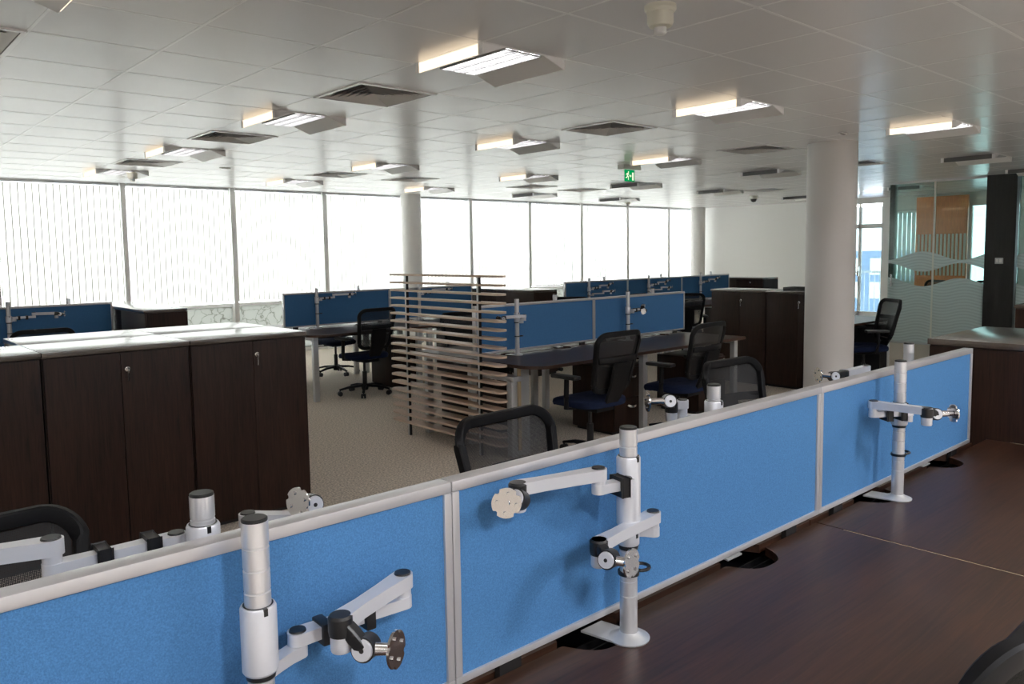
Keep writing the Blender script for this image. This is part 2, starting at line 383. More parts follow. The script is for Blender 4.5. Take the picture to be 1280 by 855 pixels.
# columns
def column(name, x, y, r, label):
    b = MB().lathe([(r, 0), (r, CEIL)], (0, 0, 0), n=48)
    for f in b.bm.faces: f.smooth = len(f.verts) == 4
    o = b.build(name, 'column', loc=(x, y, 0)); return tag(o, label, 'column')
column('round_column', 7.14, 1.36, .245, 'thick round white column rising behind the front blue screens')
column('round_column', 7.36, 9.3, .18, 'slim round white column against the blinds behind the slatted screen')
column('round_column', 16.05, 9.2, .18, 'slim round white column in the far corner beside the white wall')

# glass partition of the meeting room, with dark post
PX = 12.8
t = thing('glass_partition', 'green-tinted glass partition with etched waves, between column and dark panel', 'partition', (PX, 0, 0))
MB().box(-.005, .005, 2.42, 3.12, .03, CEIL - .03).build('glass_pane', 'glass_etched', t)
MB().box(-.005, .005, 1.66, 2.405, .03, CEIL - .03).build('glass_pane', 'glass_etched', t)
MB().box(.02, .30, 3.115, 3.125, .03, CEIL - .03).build('side_pane', glassmat('side_glass', (.86, .95, .93)), t)
MB().box(-.025, .025, 1.66, 3.14, CEIL - .035, CEIL).box(-.025, .025, 1.66, 3.14, 0, .03).build('channel', 'silver', t)
MB().box(-.012, .012, 2.4, 2.425, .03, CEIL - .03).build('joint', 'signwhite', t)
MB().cyl((-.05, 3.05, .95), (-.05, 3.05, 1.15), .012).box(-.05, .0, 3.03, 3.07, .97, 1.0).build('door_handle', 'chrome', t)
t = thing('dark_panel', 'black wood veneer panel between the glass partition and the right photo edge', 'wall panel', (PX - .06, 1.44, 0))
MB().box(0, .2, -.20, .21, 0, CEIL).build('panel', 'darkpanel', t)
p = MB().box(-.012, 0, -.05, .06, 1.33, 1.42).build('switch_plate', 'silver', t)
MB().box(-.015, -.012, -.035, .0, 1.35, 1.40).box(-.015, -.012, .015, .045, 1.35, 1.40).build('switch', 'panelgrey', p)
t = thing('glass_partition', 'sliver of greenish glass right of the dark panel at the photo edge', 'partition', (PX, -.5, 0))
MB().box(-.005, .005, -1.5, 1.72, .03, CEIL - .03).build('glass_pane', 'glass_etched', t)
MB().box(-.02, .02, -1.5, 1.72, CEIL - .035, CEIL).box(-.02, .02, -1.5, 1.72, 0, .03).build('channel', 'silver', t)

# ---------------------------------------------------------------- ceiling fittings
def luminaire(lit, name='ceiling_light'):
    t = thing(name, None, 'ceiling light')
    dz = .058
    # wings slope down from the louvre to the outer edges
    for sx in (-1, 1):
        P = [(sx * .13, 0), (sx * .294, -dz), (sx * .294, -dz + .006), (sx * .13, .008)]
        m4 = Matrix(((1, 0, 0, 0), (0, 0, 1, 0), (0, 1, 0, 0), (0, 0, 0, 1)))
        h = MB(); h.prism(P, -.294, .294, m4); h.build('wing', 'panelgrey', t)
    for sy in (-1, 1):
        e = MB()
        for sx in (-1, 1):
            P = [(sx * .13, .004), (sx * .296, -dz), (sx * .296, .004)]
            m4 = Matrix(((1, 0, 0, 0), (0, 0, 1, 0), (0, 1, 0, 0), (0, 0, 0, 1)))
            a, c = sorted((sy * .296, sy * .288)); e.prism(P, a, c, m4)
        a, c = sorted((sy * .3, sy * .285)); e.box(-.3, .3, a, c, -.004, .02)
        e.build('end_plate', 'tbar', t)
    for sx in (-1, 1):
        a, c = sorted((sx * .300, sx * .293))
        MB().box(a, c, -.262, .262, -dz + .002, -.004).build('side_diffuser', 'opal' if lit else 'opal_off', t)
        MB().box(a, c, -.297, -.262, -dz, 0).build('end_cap', 'tbar', t); MB().box(a, c, .262, .297, -dz, 0).build('end_cap', 'tbar', t)
    lv = MB()
    for x in (-.13, -.043, .043, .126): lv.box(x - .005, x + .005, -.285, .285, -.012, .03)
    for q in range(23): lv.box(-.13, .13, -.282 + q * .0254, -.2785 + q * .0254, -.012, -.004)
    lv.build('louvre', 'louvre', t)
    tb = MB()
    for x in (-.087, 0, .087): tb.cyl((x, -.275, .006), (x, .275, .006), .010, n=10)
    tb.build('lamp_tube', 'tube' if lit else 'louvreoff', t)
    MB().box(-.14, .14, -.288, .288, .088, .10).box(-.14, -.135, -.288, .288, 0, .09).box(.135, .14, -.288, .288, 0, .09).box(-.14, .14, -.29, -.285, 0, .09).box(-.14, .14, .285, .29, 0, .09).build('reflector', 'louvreoff', t)
    return t
LL = luminaire(1); LD = luminaire(0)
lum_lab = {(3.5, 1.5): 'lit louvred ceiling light, largest, at the top centre', (7.5, 1.5): 'lit louvred ceiling light between the largest one and the detector, right of centre',
 (11.5, .5): 'lit louvred ceiling light right of the thick column top', (3.5, 5.5): 'lit louvred ceiling light left of the large square vent', (7.5, 5.5): 'lit louvred ceiling light above centre, over the middle desks',
 (11.5, 5.5): 'lit louvred ceiling light just right of the green exit sign', (3.5, 9.5): 'pale louvred ceiling light, third in the left row', (7.5, 9.5): 'lit ceiling light above the slim window column',
 (11.5, 9.5): 'lit ceiling light below centre row, left of the exit sign', (3.5, 13.5): 'ceiling light at the left windows beside the small detector', (7.5, 13.5): 'ceiling light by the window head above the third mullion',
 (11.5, 13.5): 'ceiling light by the windows just right of the slim column', (15.5, 5.5): 'unlit ceiling light left of the thick column', (15.5, 9.5): 'unlit ceiling light under the exit sign',
 (15.5, 13.5): 'unlit ceiling light close to the windows left of the exit sign', (16.5, 1.5): 'unlit ceiling light right of the thick column, before the glass partition', (20.5, 1.5): 'unlit ceiling light at the right edge above the dark panel',
 (19.5, 9.5): 'unlit ceiling light left of the dome camera', (24.5, 9.5): 'unlit ceiling light near the white far wall', (19.5, 13.5): 'unlit ceiling light near the corner behind the far detector', (23.5, 5.5): 'unlit ceiling light behind the thick column top',
 (-.5, 1.5): 'ceiling light cut by the top left corner'}
usedL = usedD = False
for (bx, ay, lit) in LUMS:
    src = LL if lit else LD
    if lit and not usedL: o = LL; usedL = True
    elif not lit and not usedD: o = LD; usedD = True
    else: o = copy_tree(src)
    o.location = (bx * .6, ay * .6, CEIL)
    if ay < -4:  # rear row made brighter to stand in for bounced flash
        for ch in o.children:
            if ch.name.startswith('lamp_tube'): ch.data = ch.data.copy(); ch.data.materials[0] = M['tube_fill']
    if (bx, ay) in lum_lab: o['label'] = lum_lab[(bx, ay)]
    else: o['label'] = 'lit louvred ceiling light outside the photo'
    o['group'] = 'louvred ceiling lights'
def diffuser():
    t = thing('ceiling_vent', None, 'air vent')
    MB().box(-.298, .298, -.298, -.275, -.008, .01).box(-.298, .298, .275, .298, -.008, .01).box(-.298, -.275, -.275, .275, -.008, .01).box(.275, .298, -.275, .275, -.008, .01).build('frame', 'tbar', t)
    v = MB()
    for q in range(6):
        r = .27 - q * .042; r2 = r - .046
        A = [v.bm.verts.new((sx * r, sy * r, -.006)) for sx, sy in ((-1, -1), (1, -1), (1, 1), (-1, 1))]
        B = [v.bm.verts.new((sx * r2, sy * r2, .022)) for sx, sy in ((-1, -1), (1, -1), (1, 1), (-1, 1))]
        for k in range(4): v.bm.faces.new((A[k], A[(k + 1) % 4], B[(k + 1) % 4], B[k]))
    v.build('vane', 'vent', t)
    MB().box(-.285, .285, -.285, .285, .06, .07).build('backing', 'louvreoff', t)
    return t
DV = diffuser(); first = True
dl = {(-.5, 3.5): 'square louvred ceiling vent cut by the left photo edge', (3.5, 3.5): 'large square louvred ceiling vent left of the largest light', (3.5, 7.5): 'square ceiling vent in the left row between two lights', (3.5, 11.5): 'small square ceiling vent beside the left detector',
      (7.5, 3.5): 'square ceiling vent above and left of the exit sign', (7.5, 11.5): 'flat-looking ceiling vent above the third mullion', (11.5, 3.5): 'square ceiling vent left of the thick column top', (9.5, 11.5): 'ceiling vent above the slim window column',
      (13.5, 11.5): 'ceiling vent near the windows right of the slim column', (15.5, 11.5): 'ceiling vent near the windows below the exit sign', (15.5, 3.5): 'ceiling vent half hidden right of the thick column', (20.5, 8.5): 'ceiling vent right of the dome camera'}
for (bx, ay) in DIFS:
    o = DV if first else copy_tree(DV); first = False
    o.location = (bx * .6, ay * .6, CEIL); o['label'] = dl[(bx, ay)]; o['group'] = 'square ceiling vents'

t = thing('smoke_detector', 'large cream smoke detector on the ceiling at the top right of centre', 'smoke detector', (2.04, -.34, CEIL))
MB().lathe([(.07, 0), (.07, -.018), (.062, -.03)], n=32).build('base', 'cream', t)
MB().lathe([(.058, -.03), (.058, -.075), (.05, -.09), (.03, -.095)], n=32).build('body', 'cream', t)
MB().lathe([(.028, -.095), (.028, -.118), (.02, -.125)], n=24).build('sensor_tip', 'vent', t)
for (x, y, lab) in [(2.25, 7.95, 'small cream detector on the ceiling by the left windows'), (12.1, 8.2, 'small detector on the ceiling before the far windows')]:
    c = copy_tree(t); c.location = (x, y, CEIL); c['label'] = lab
t = thing('ceiling_camera', 'white dome security camera with black eye on the ceiling before the far wall', 'camera', (13.5, 6.1, CEIL))
MB().lathe([(.085, 0), (.085, -.05), (.07, -.065)], n=28).build('housing', 'signwhite', t)
MB().lathe([(.062, -.06), (.058, -.09), (.04, -.118), (.012, -.13)], n=28).build('lens_dome', 'black', t)
for (x, y, lab) in [(6.5, .95, 'tiny grey slot sensor in a ceiling tile left of the column top'), (3.0, 6.9, 'tiny grey slot sensor in a ceiling tile at the left')]:
    s = thing('ceiling_sensor', lab, 'sensor', (x, y, CEIL)); MB().box(-.06, .06, -.02, .02, -.01, 0, .002).build('plate', 'vent', s); MB().box(-.04, .04, -.008, .008, -.013, -.01).build('slot', 'dark', s)
# exit sign
t = thing('exit_sign', 'green hanging exit sign with running man, arrow and door', 'sign', (6.99, 3.93, CEIL))
MB().box(-.17, .17, -.05, .05, -.05, -.0, .004).build('mount', 'signwhite', t)
MB().box(-.092, .092, -.006, .006, -.198, -.055).build('plate', 'green', t)
s = MB()
s.box(.045, .072, -.008, -.006, -.185, -.085)                        # doorway
s.box(-.016, .022, -.008, -.006, -.134, -.126).obox((.02, -.007, -.123), (.02, .002, .007), Matrix.Rotation(.8, 3, 'Y')).obox((.02, -.007, -.137), (.02, .002, .007), Matrix.Rotation(-.8, 3, 'Y'))
s.cyl((-.028, -.008, -.082), (-.028, -.006, -.082), .009, n=14)
for a, c, wd in [((-.035, -.095), (-.046, -.130), .016), ((-.036, -.1), (-.016, -.112), .008), ((-.036, -.1), (-.062, -.104), .008), ((-.062, -.104), (-.07, -.12), .008), ((-.046, -.128), (-.028, -.148), .011), ((-.028, -.148), (-.03, -.18), .010), ((-.046, -.128), (-.060, -.152), .011), ((-.060, -.152), (-.08, -.154), .010)]:
    m = Vector(((a[0] + c[0]) / 2, -.007, (a[1] + c[1]) / 2)); dx, dz_ = c[0] - a[0], c[1] - a[1]
    s.obox(m, (math.hypot(dx, dz_) + .004, .002, wd), Matrix.Rotation(-math.atan2(dz_, dx), 3, 'Y'))
s.build('pictogram', 'signlit', t)

# ---------------------------------------------------------------- cabinets
def lock(parent, x, y, z, nrm, dangling=True):
    """nrm: 'y' faces -y, 'x' faces -x"""
    ax = Vector((0, -1, 0)) if nrm == 'y' else Vector((-1, 0, 0))
    c = Vector((x, y, z)); l = MB().lathe([(.014, 0), (.014, .012), (.009, .016)], c, ax, n=18).build('lock', 'chrome', parent)
    if dangling:
        k = MB(); c2 = c + ax * .02
        k.lathe([(.014, -.0015), (.014, .0015)], c2 + Vector((0, 0, -.008)), (ax.yxz if 0 else (1, 0, 0) if nrm == 'y' else (0, 1, 0)), n=14)
        k.tube([c2 + Vector((0, 0, -.014)), c2 + Vector((.002, 0, -.04)), c2 + Vector((0, 0, -.065))], .004, n=6)
        k.build('key', 'chrome', l)
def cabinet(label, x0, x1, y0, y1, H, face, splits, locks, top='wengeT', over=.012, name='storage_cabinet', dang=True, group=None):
    """face 'y': doors on the y0 side split at given positions; 'x': doors on the x0 side"""
    cx, cy = (x0 + x1) / 2, (y0 + y1) / 2
    t = thing(name, label, 'cabinet', (cx, cy, 0), 0, group)
    hx, hy = (x1 - x0) / 2, (y1 - y0) / 2
    g = .003
    if face == 'y':
        MB().box(-hx + .001, hx - .001, -hy + .022, hy, .03, H - .03).build('carcass', 'wengeZ', t)
        MB().box(-hx + .01, hx - .01, -hy + .05, hy - .02, 0, .03).build('plinth', 'dark', t)
        ed = [-hx] + [s - cx for s in splits] + [hx]
        for a, c in zip(ed, ed[1:]):
            ga = .006 if a == -hx else .0015; gc = .006 if c == hx else .0015
            d = MB().box(a + ga, c - gc, -hy, -hy + .019, .035, H - .034, .0012).build('door', 'wengeZ', t)
            for (lx, lz) in locks:
                if a < lx - cx < c: lock(d, lx - cx, -hy, lz, 'y', dang)
    else:
        MB().box(-hx + .022, hx, -hy + .001, hy - .001, .03, H - .03).build('carcass', 'wengeZ', t)
        MB().box(-hx + .05, hx - .02, -hy + .01, hy - .01, 0, .03).build('plinth', 'dark', t)
        ed = [-hy] + [s - cy for s in splits] + [hy]
        for a, c in zip(ed, ed[1:]):
            ga = .006 if a == -hy else .0015; gc = .006 if c == hy else .0015
            d = MB().box(-hx, -hx + .019, a + ga, c - gc, .035, H - .034, .0012).build('door', 'wengeZ', t)
            for (ly, lz) in locks:
                if a < ly - cy < c: lock(d, -hx, ly - cy, lz, 'x', dang)
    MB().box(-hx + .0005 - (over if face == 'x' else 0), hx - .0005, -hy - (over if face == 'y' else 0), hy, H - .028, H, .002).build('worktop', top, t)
    return t
G1 = 'dark cabinets of the left run'
cabinet('dark wenge cabinet at the right end of the front-left run, key in its lock', .742, 1.465, 1.985, 2.5, 1.13, 'y', [1.115], [(1.135, 1.015)], group=G1)
cabinet('dark wenge cabinet in the front-left run, second from its right end, key dangling', 0.0, .738, 1.985, 2.5, 1.13, 'y', [.372], [(.402, 1.005)], group=G1)
cabinet('dark wenge cabinet at the left photo edge in the front-left run', -.742, -.004, 1.985, 2.5, 1.13, 'y', [-.37], [(-.34, 1.005)], group=G1)
cabinet('dark wenge cabinet outside the left photo edge', -1.484, -.746, 1.985, 2.5, 1.13, 'y', [-1.11], [], group=G1)
for (a, c, l) in [(.742, 1.465, 'dark wenge cabinet standing back to back behind the right end of the front-left run'), (0.0, .738, 'dark wenge cabinet back to back behind the front-left run, left of the top seam')]:
    o = cabinet(l, a, c, 2.504, 3.02, 1.13, 'y', [(a + c) / 2], [], group=G1)
    o.rotation_euler = (0, 0, PI)
cabinet('small dark cabinet by the left windows, closing off the left blue screen', 1.42, 1.80, 5.0, 7.0, 1.13, 'x', [5.75, 6.3], [], name='storage_cabinet')
cabinet('dark cabinet behind the right edge of the slatted screen, by the windows', 6.08, 6.50, 4.75, 6.9, 1.12, 'x', [5.5, 6.2], [])
G2 = 'dark cabinets left of the thick column'
HC = 1.125
cabinet('dark cabinet left of the thick column, left of the pair, bright lock', 7.45, 7.88, 2.275, 3.02, HC, 'x', [2.62], [(2.60, 1.0)], group=G2)
cabinet('dark cabinet directly left of the thick column, right of the pair', 7.45, 7.88, 1.53, 2.271, HC, 'x', [1.88], [(1.86, 1.0)], group=G2)
cabinet('low-looking dark cabinet beyond the pair, against the white far wall', 11.6, 12.1, 4.75, 5.95, 1.105, 'x', [5.3], [(5.0, 1.02)], dang=False)
cabinet('large dark cabinet at the right, its top at the end of the front desks', 3.045, 3.80, -2.7, -1.13, 1.175, 'x', [-1.9], [])
cabinet('dark cabinet with pale top at the right photo edge, before the dark panel', 6.35, 6.95, -1.9, -.56, 1.13, 'x', [-1.2], [])
t = thing('document_tray', 'flat black tray on the cabinet top left of the thick column', 'tray', (7.71, 1.98, HC))
MB().box(-.12, .12, -.16, .16, 0, .006).box(-.12, -.114, -.16, .16, .0, .035).box(.114, .12, -.16, .16, 0, .035).box(-.12, .12, -.16, -.154, 0, .035).box(-.12, .12, .154, .16, 0, .035).build('tray', 'black', t)
MB().box(-.09, .09, -.12, .13, .006, .022, .003).build('lid', 'blacksoft', t)

# ---------------------------------------------------------------- desks, screens
def arc(cx, cy, r, a0, a1, n=6): return [(cx + r * math.cos(math.radians(a0 + (a1 - a0) * k / n)), cy + r * math.sin(math.radians(a0 + (a1 - a0) * k / n))) for k in range(n + 1)]
def notch(x, w=.10, d=.078):
    """scallop in the rear edge (y = 0), listed from right to left"""
    return [(x + w * t / 8, -d * (1 - (abs(t) / 8) ** 3.2)) for t in range(8, -9, -1)]
def desk(label, x, y, flip, w=1.44, dep=.78, rl=0, rr=0, group=None, cat='desk', notches=(.40, 1.04), legs=(1, 1), top='wengeX'):
    """rear edge on the line y, local +y towards the screen; flip turns the desk to the other side. x = left end in local frame"""
    t = thing('desk', label, cat, (x, y, 0), PI if flip else 0, group)
    poly = []
    poly += (arc(rl, -dep + rl, rl, 180, 270) if rl else [(0, -dep)])
    poly += (arc(w - rr, -dep + rr, rr, 270, 360) if rr else [(w, -dep)])
    poly += [(w, 0)]
    for n in sorted(notches, reverse=True): poly += notch(n)
    poly += [(0, 0)]
    poly = [(px + (.001 if px < w / 2 else -.001), py) for px, py in poly]
    MB().prism(poly, .715, .74).build('desktop', top, t)
    MB().box(w - .0035, w - .001, -dep, -.09, .7395, .7404).build('edge_strip', 'tray', t)
    for i, lx in enumerate((.05, w - .11)):
        if not legs[i]: continue
        MB().box(lx, lx + .06, -dep + .06, -dep + .11, 0, .69, .003).box(lx, lx + .06, -.12, -.07, 0, .69, .003).box(lx, lx + .06, -dep + .06, -.07, .675, .715, .003).build('leg_frame', 'silver', t)
    MB().box(.12, w - .12, -.17, -.001, .63, .64).box(.12, w - .12, -.175, -.17, .63, .712).box(.12, w - .12, -.006, -.001, .63, .70).box(.12, .125, -.17, -.001, .63, .712).box(w - .125, w - .12, -.17, -.001, .63, .712).build('cable_tray', 'blacksoft', t)
    MB().box(.11, w - .11, -.42, -.38, .69, .712).build('beam', 'silver', t)
    return t
def screen(label, x0, x1, y, group):
    t = thing('desk_screen', label, 'screen', ((x0 + x1) / 2, y, 0), 0, group)
    h = (x1 - x0) / 2 - .001; F = .021; z0, z1 = .768, 1.172; T = .019
    MB().box(-h, h, -T, T, z1 - F, z1, .003).box(-h, h, -T, T, z0, z0 + F * .7, .002).box(-h, -h + F * .8, -T, T, z0 + F * .7, z1 - F, .002).box(h - F * .8, h, -T, T, z0 + F * .7, z1 - F, .002).build('frame', 'alu', t)
    MB().box(-h + F * .8, h - F * .8, -T + .006, T - .006, z0 + F * .7, z1 - F).build('fabric_panel', 'blue', t)
    for bx in (-h + .12, h - .18): MB().box(bx, bx + .06, -.008, .008, .70, z0).build('bracket', 'dark', t)
    return t
def add_floor_leg(): pass

# ---------------------------------------------------------------- monitor arms
RT = Vector((.747, -.665, 0)); TW = Vector((-.665, -.747, 0))
def rod(mb, a, b, w, h, n=14):
    """arm bar: flat capsule between two vertical pivots, rounded ends"""
    a = Vector(a); b = Vector(b); d = (b - a); L = d.length; u = d.normalized(); v = Vector((-u.y, u.x, 0)).normalized(); up = u.cross(v)
    pts = []
    for k in range(n + 1):
        an = PI / 2 + PI * k / n; pts.append((w * math.cos(an), w * math.sin(an)))
    pts.append((L * .35, -w * .8)); pts.append((L * .7, -w * .72))
    for k in range(n + 1):
        an = -PI / 2 + PI * k / n; pts.append((L + w * .9 * math.cos(an), w * .9 * math.sin(an)))
    pts.append((L * .7, w * .72)); pts.append((L * .35, w * .8))
    m = Matrix(((u.x, v.x, 0, a.x), (u.y, v.y, 0, a.y), (u.z, v.z, 1, a.z), (0, 0, 0, 1)))
    mb.prism(pts, -h / 2, h / 2, m)
    return mb
def arm(t, o, sl, J1, E, Wp, z1, z2, head=None, pn=None, sleeve=True, sr=.0265, link=True, clip=True):
    """t: parent thing at o (xy). sl=(z0,z1) sleeve; J1, E, Wp xy of pivots; head=(knob xyz, plate xyz); pn plate normal"""
    O = Vector((o[0], o[1], 0))
    def P(p, z): return Vector((p[0], p[1], z)) - O
    if sleeve:
        s = MB().lathe([(sr * .9, sl[0]), (sr, sl[0] + .004), (sr, sl[1] - .004), (sr * .93, sl[1]), (.0205, sl[1])], (0, 0, 0), n=32)
        if link:
            rod(s, Vector((0, 0, z1 - .018)), P(J1, z1 - .018), .016, .020)
        so = s.build('sleeve', 'armpaint', t)
        MB().lathe([(.0215, sl[0] - .008), (.0225, sl[0] + .002)], n=28).build('lower_ring', 'black', so)
        MB().lathe([(.0195, sl[1] - .002), (.0222, sl[1] + .0008)], n=28).build('upper_ring', 'black', so)
        MB().box(-.003, .003, -sr - .001, -sr + .004, sl[1] - .010, sl[1] + .001).build('key_slot', 'black', so)
    a1 = MB(); rod(a1, P(J1, z1 + .003), P(E, z1 + .003), .0165, .020)
    l = a1.build('lower_arm', 'armpaint', t)
    MB().lathe([(.0135, 0), (.0125, .003)], P(J1, z1 + .013), n=20).build('pivot_cap', 'black', l)
    if clip:
        u = (P(E, z1) - P(J1, z1)); Lc = u.length; u.normalize(); mt = Matrix((u, Vector((-u.y, u.x, 0)), Vector((0, 0, 1)))).transposed()
        for f in (.22, .62):
            if Lc * (1 - f) < .03: continue
            MB().obox(P(J1, z1) + u * Lc * f, (.018, .042, .036), mt, .003).build('cable_clip', 'black', l)
    a2 = MB(); rod(a2, P(E, z2), P(Wp, z2), .0175, .024)
    a2.cyl(P(E, z1 + .012), P(E, z2 - .010), .014)
    u2 = a2.build('upper_arm', 'armpaint', t)
    MB().lathe([(.0145, 0), (.0135, .003)], P(E, z2 + .012), n=20).build('pivot_cap', 'black', u2)
    if head:
        K, Q = Vector(head[0]) - O, Vector(head[1]) - O
        n = Vector(pn).normalized()
        W3 = P(Wp, z2)
        MB().lathe([(.015, -.046), (.0165, -.042), (.0165, -.014)], W3, n=20).build('pivot_hub', 'armpaint', t)
        s = MB().lathe([(.018, -.016), (.019, -.010), (.019, .012), (.016, .016)], W3 + Vector((0, 0, -.004)) , n=24)
        s.tube([W3, (W3 + K) / 2 + Vector((0, 0, .002)), K], None, flat=(.012, .012), n=12)
        so = s.build('swivel', 'black', t)
        kd = Vector((TW.x, TW.y, .15)) - n * (n.dot(TW)) * .8; kd.normalize()
        MB().lathe([(.0195, -.020), (.0195, .008)], K, kd, n=24).build('knob_rim', 'black', so)
        MB().lathe([(.017, .008), (.016, .012)], K, kd, n=24).build('knob_face', 'armpaint', so)
        MB().lathe([(.004, .012), (.004, .0125)], K, kd, n=10).build('knob_screw', 'black', so)
        MB().tube([K, Q - n * .004], [.011, .009], n=12).build('neck', 'chrome', so)
        # round plate with notched rim
        q = Vector((0, 0, 1)).rotation_difference(n).to_matrix().to_4x4(); q.translation = Q
        pts = []
        for k in range(48):
            an = 2 * PI * k / 48; r = .029 - (.0045 if (k % 12) in (0, 1) else 0); pts.append((r * math.cos(an), r * math.sin(an)))
        pl = MB().prism(pts, -.002, .002, q)
        for k in range(4):
            an = PI / 4 + k * PI / 2; cc = q @ Vector((.019 * math.cos(an), .019 * math.sin(an), .002)); pl.lathe([(.0035, 0), (.003, .003)], cc, n, n=10)
        pl.build('mounting_plate', 'chrome', so)
def pole(label, x, y, side, group, H=1.22, ring=None, base=True):
    """side: +1 when the screen is at +y of the pole"""
    t = thing('monitor_arm', label, 'monitor arm', (x, y, 0), 0, group)
    prof = [(.0195, .745), (.0195, .84)]
    z = .84
    while z < H - .02:
        prof += [(.0195, z), (.0181, z + .0010), (.0181, z + .0030), (.0195, z + .0042)]; z += .0335
    prof += [(.0195, H - .005)]
    MB().lathe(prof, n=28).build('pole', 'pole', t)
    MB().lathe([(.0190, H - .005), (.0190, H - .0015), (.017, H)], n=28).build('pole_cap', 'black', t)
    if base:
        f = MB().lathe([(.046, .7405), (.047, .744), (.030, .749), (.021, .757)], n=32)
        f.prism([(-.040, -.02 * side), (.030, -.02 * side), (.01, .09 * side), (-.06, .09 * side)], .7405, .745)
        f.build('foot', 'silver', t)
    if ring:
        m = MB(); m.lathe([(.020, ring - .004), (.024, ring - .004), (.024, ring + .004), (.020, ring + .004)], n=24)
        pts = [(.020 + .0 * a, 0, ring) for a in ()]
        pts = [Vector((.018, 0, ring)) + Vector((.022 * (1 - math.cos(a)), -.020 * math.sin(a), 0)) for a in [2 * PI * k / 14 for k in range(15)]]
        m.tube(pts, .004, n=8); m.build('cable_ring', 'black', t)
    return t

GS = 'blue screens of the front row'
YF = -1.384
screen('front blue desk screen cut by the left photo edge', -1.42, .02, YF, GS)
screen('front blue desk screen in the middle, two-armed pole before it', .02, 1.464, YF, GS)
screen('front blue desk screen at the right end, against the dark cabinet', 1.464, 2.79, YF, GS)
GD = 'dark desks of the front row'
desk('dark wood desk in the bottom left under the first front screen', -1.42, -1.395, 0, group=GD)
desk('dark wood desk in the foreground under the middle front screen', .02, -1.395, 0, group=GD)
desk('dark wood desk in the foreground right of the thin seam', 1.464, -1.395, 0, w=1.565, group=GD, notches=(.40, 1.02))
for k, (x, l) in enumerate([(.02, 'dark desk hidden behind the first front screen'), (1.464, 'dark desk hidden behind the middle front screen'), (2.908, 'dark desk hidden behind the right front screen')]):
    desk(l, x, -1.373, 1, group=GD, dep=.72)
GM = 'monitor arms of the front row'
# near poles
A = (-.395, -1.47)
t = pole('monitor arm nearest the camera, cut by the bottom edge, folded arm to the right', *A, 1, GM, ring=.86)
arm(t, A, (.985, 1.088), (-.322, -1.445), (-.128, -1.452), (-.285, -1.515), 1.0, 1.040, head=((-.262, -1.545, 1.0), (-.226, -1.577, .998)), pn=(.50, -.85, .05))
B = (.455, -1.47)
t = pole('two-armed monitor pole standing before the middle front screen', *B, 1, GM, ring=.892)
arm(t, B, (1.0, 1.155), (.405, -1.505), (.335, -1.49), (.150, -1.445), 1.108, 1.142, head=((.132, -1.462, 1.128), (.100, -1.467, 1.128)), pn=(-.55, -.83, .05))
arm(t, B, (.955, .985), (.500, -1.43), (.535, -1.475), (.318, -1.505), .963, 1.0, head=((.300, -1.545, .985), (.325, -1.585, .982)), pn=(.15, -.98, .05), sr=.024, clip=False)
Cc = (1.885, -1.47)
t = pole('monitor arm before the right front screen, plate pointing right', *Cc, 1, GM, ring=.895)
arm(t, Cc, (.998, 1.075), (1.870, -1.505), (1.762, -1.435), (1.770, -1.60), 1.045, 1.080, head=((1.800, -1.615, 1.068), (1.850, -1.650, 1.068)), pn=(.80, -.60, 0))
# rear poles
D = (-.405, -1.29)
t = pole('monitor pole top behind the first front screen, arm reaching left', *D, -1, GM)
arm(t, D, (1.07, 1.168), (-.43, -1.235), (-.612, -1.232), (-.76, -1.19), 1.130, 1.168)
arm(t, D, (1.02, 1.06), (-.37, -1.24), (-.25, -1.10), (-.17, -1.17), 1.055, 1.090, head=((-.165, -1.205, 1.125), (-.195, -1.205, 1.135)), pn=(-.9, -.3, .1), sr=.024, clip=False)
Ee = (1.05, -1.29)
t = pole('monitor pole top behind the middle front screen, plate pointing left', *Ee, -1, GM)
arm(t, Ee, (1.05, 1.172), (1.08, -1.235), (1.04, -1.19), (1.00, -1.18), 1.105, 1.150, head=((.93, -1.225, 1.178), (.884, -1.184, 1.178)), pn=(-.8, .6, 0), clip=False)
F = (2.41, -1.29)
t = pole('monitor pole top behind the right front screen, black plate to its left', *F, -1, GM)
arm(t, F, (1.02, 1.10), (2.37, -1.235), (2.30, -1.17), (2.13, -1.16), 1.08, 1.115, head=((2.03, -1.17, 1.115), (1.984, -1.129, 1.122)), pn=(-.80, .50, 0), clip=False)

# middle row
YM = 2.43; GS2 = 'blue screens of the middle row'; GD2 = 'dark desks of the middle row'; GM2 = 'monitor arms of the middle row'
screen('blue desk screen behind the right half of the slatted screen', 3.19, 4.635, YM, GS2)
screen('blue desk screen in mid room with one arm pole before it', 4.635, 6.06, YM, GS2)
desk('dark desk with rounded corner right of the slatted screen', 3.17, YM - .010, 0, w=1.465, dep=.74, rl=.18, group=GD2, legs=(0, 1))
desk('dark desk in mid room, its pointed end lit by the windows', 4.635, YM - .010, 0, w=1.425, dep=.74, group=GD2, legs=(0, 1))
desk('dark desk behind the slatted screen, far side of the middle row', 4.635, YM + .010, 1, w=1.465, dep=.80, group=GD2)
desk('dark desk on the far side of the middle row, its right half', 6.06, YM + .010, 1, w=1.425, dep=.80, group=GD2)
t = thing('cable_riser', 'silver upright cable riser under the rounded desk corner', 'cable riser', (3.27, 1.98, 0))
MB().box(-.03, .10, -.02, .02, 0, .712, .003).box(-.10, -.04, -.03, .03, 0, .62, .003).build('panel', 'silver', t)
MB().box(-.10, .0, -.05, .45, .60, .64, .003).build('top_beam', 'silver', t)
MB().box(-.035, -.005, -.035, -.021, .05, .70).build('wood_strip', 'tray', t)
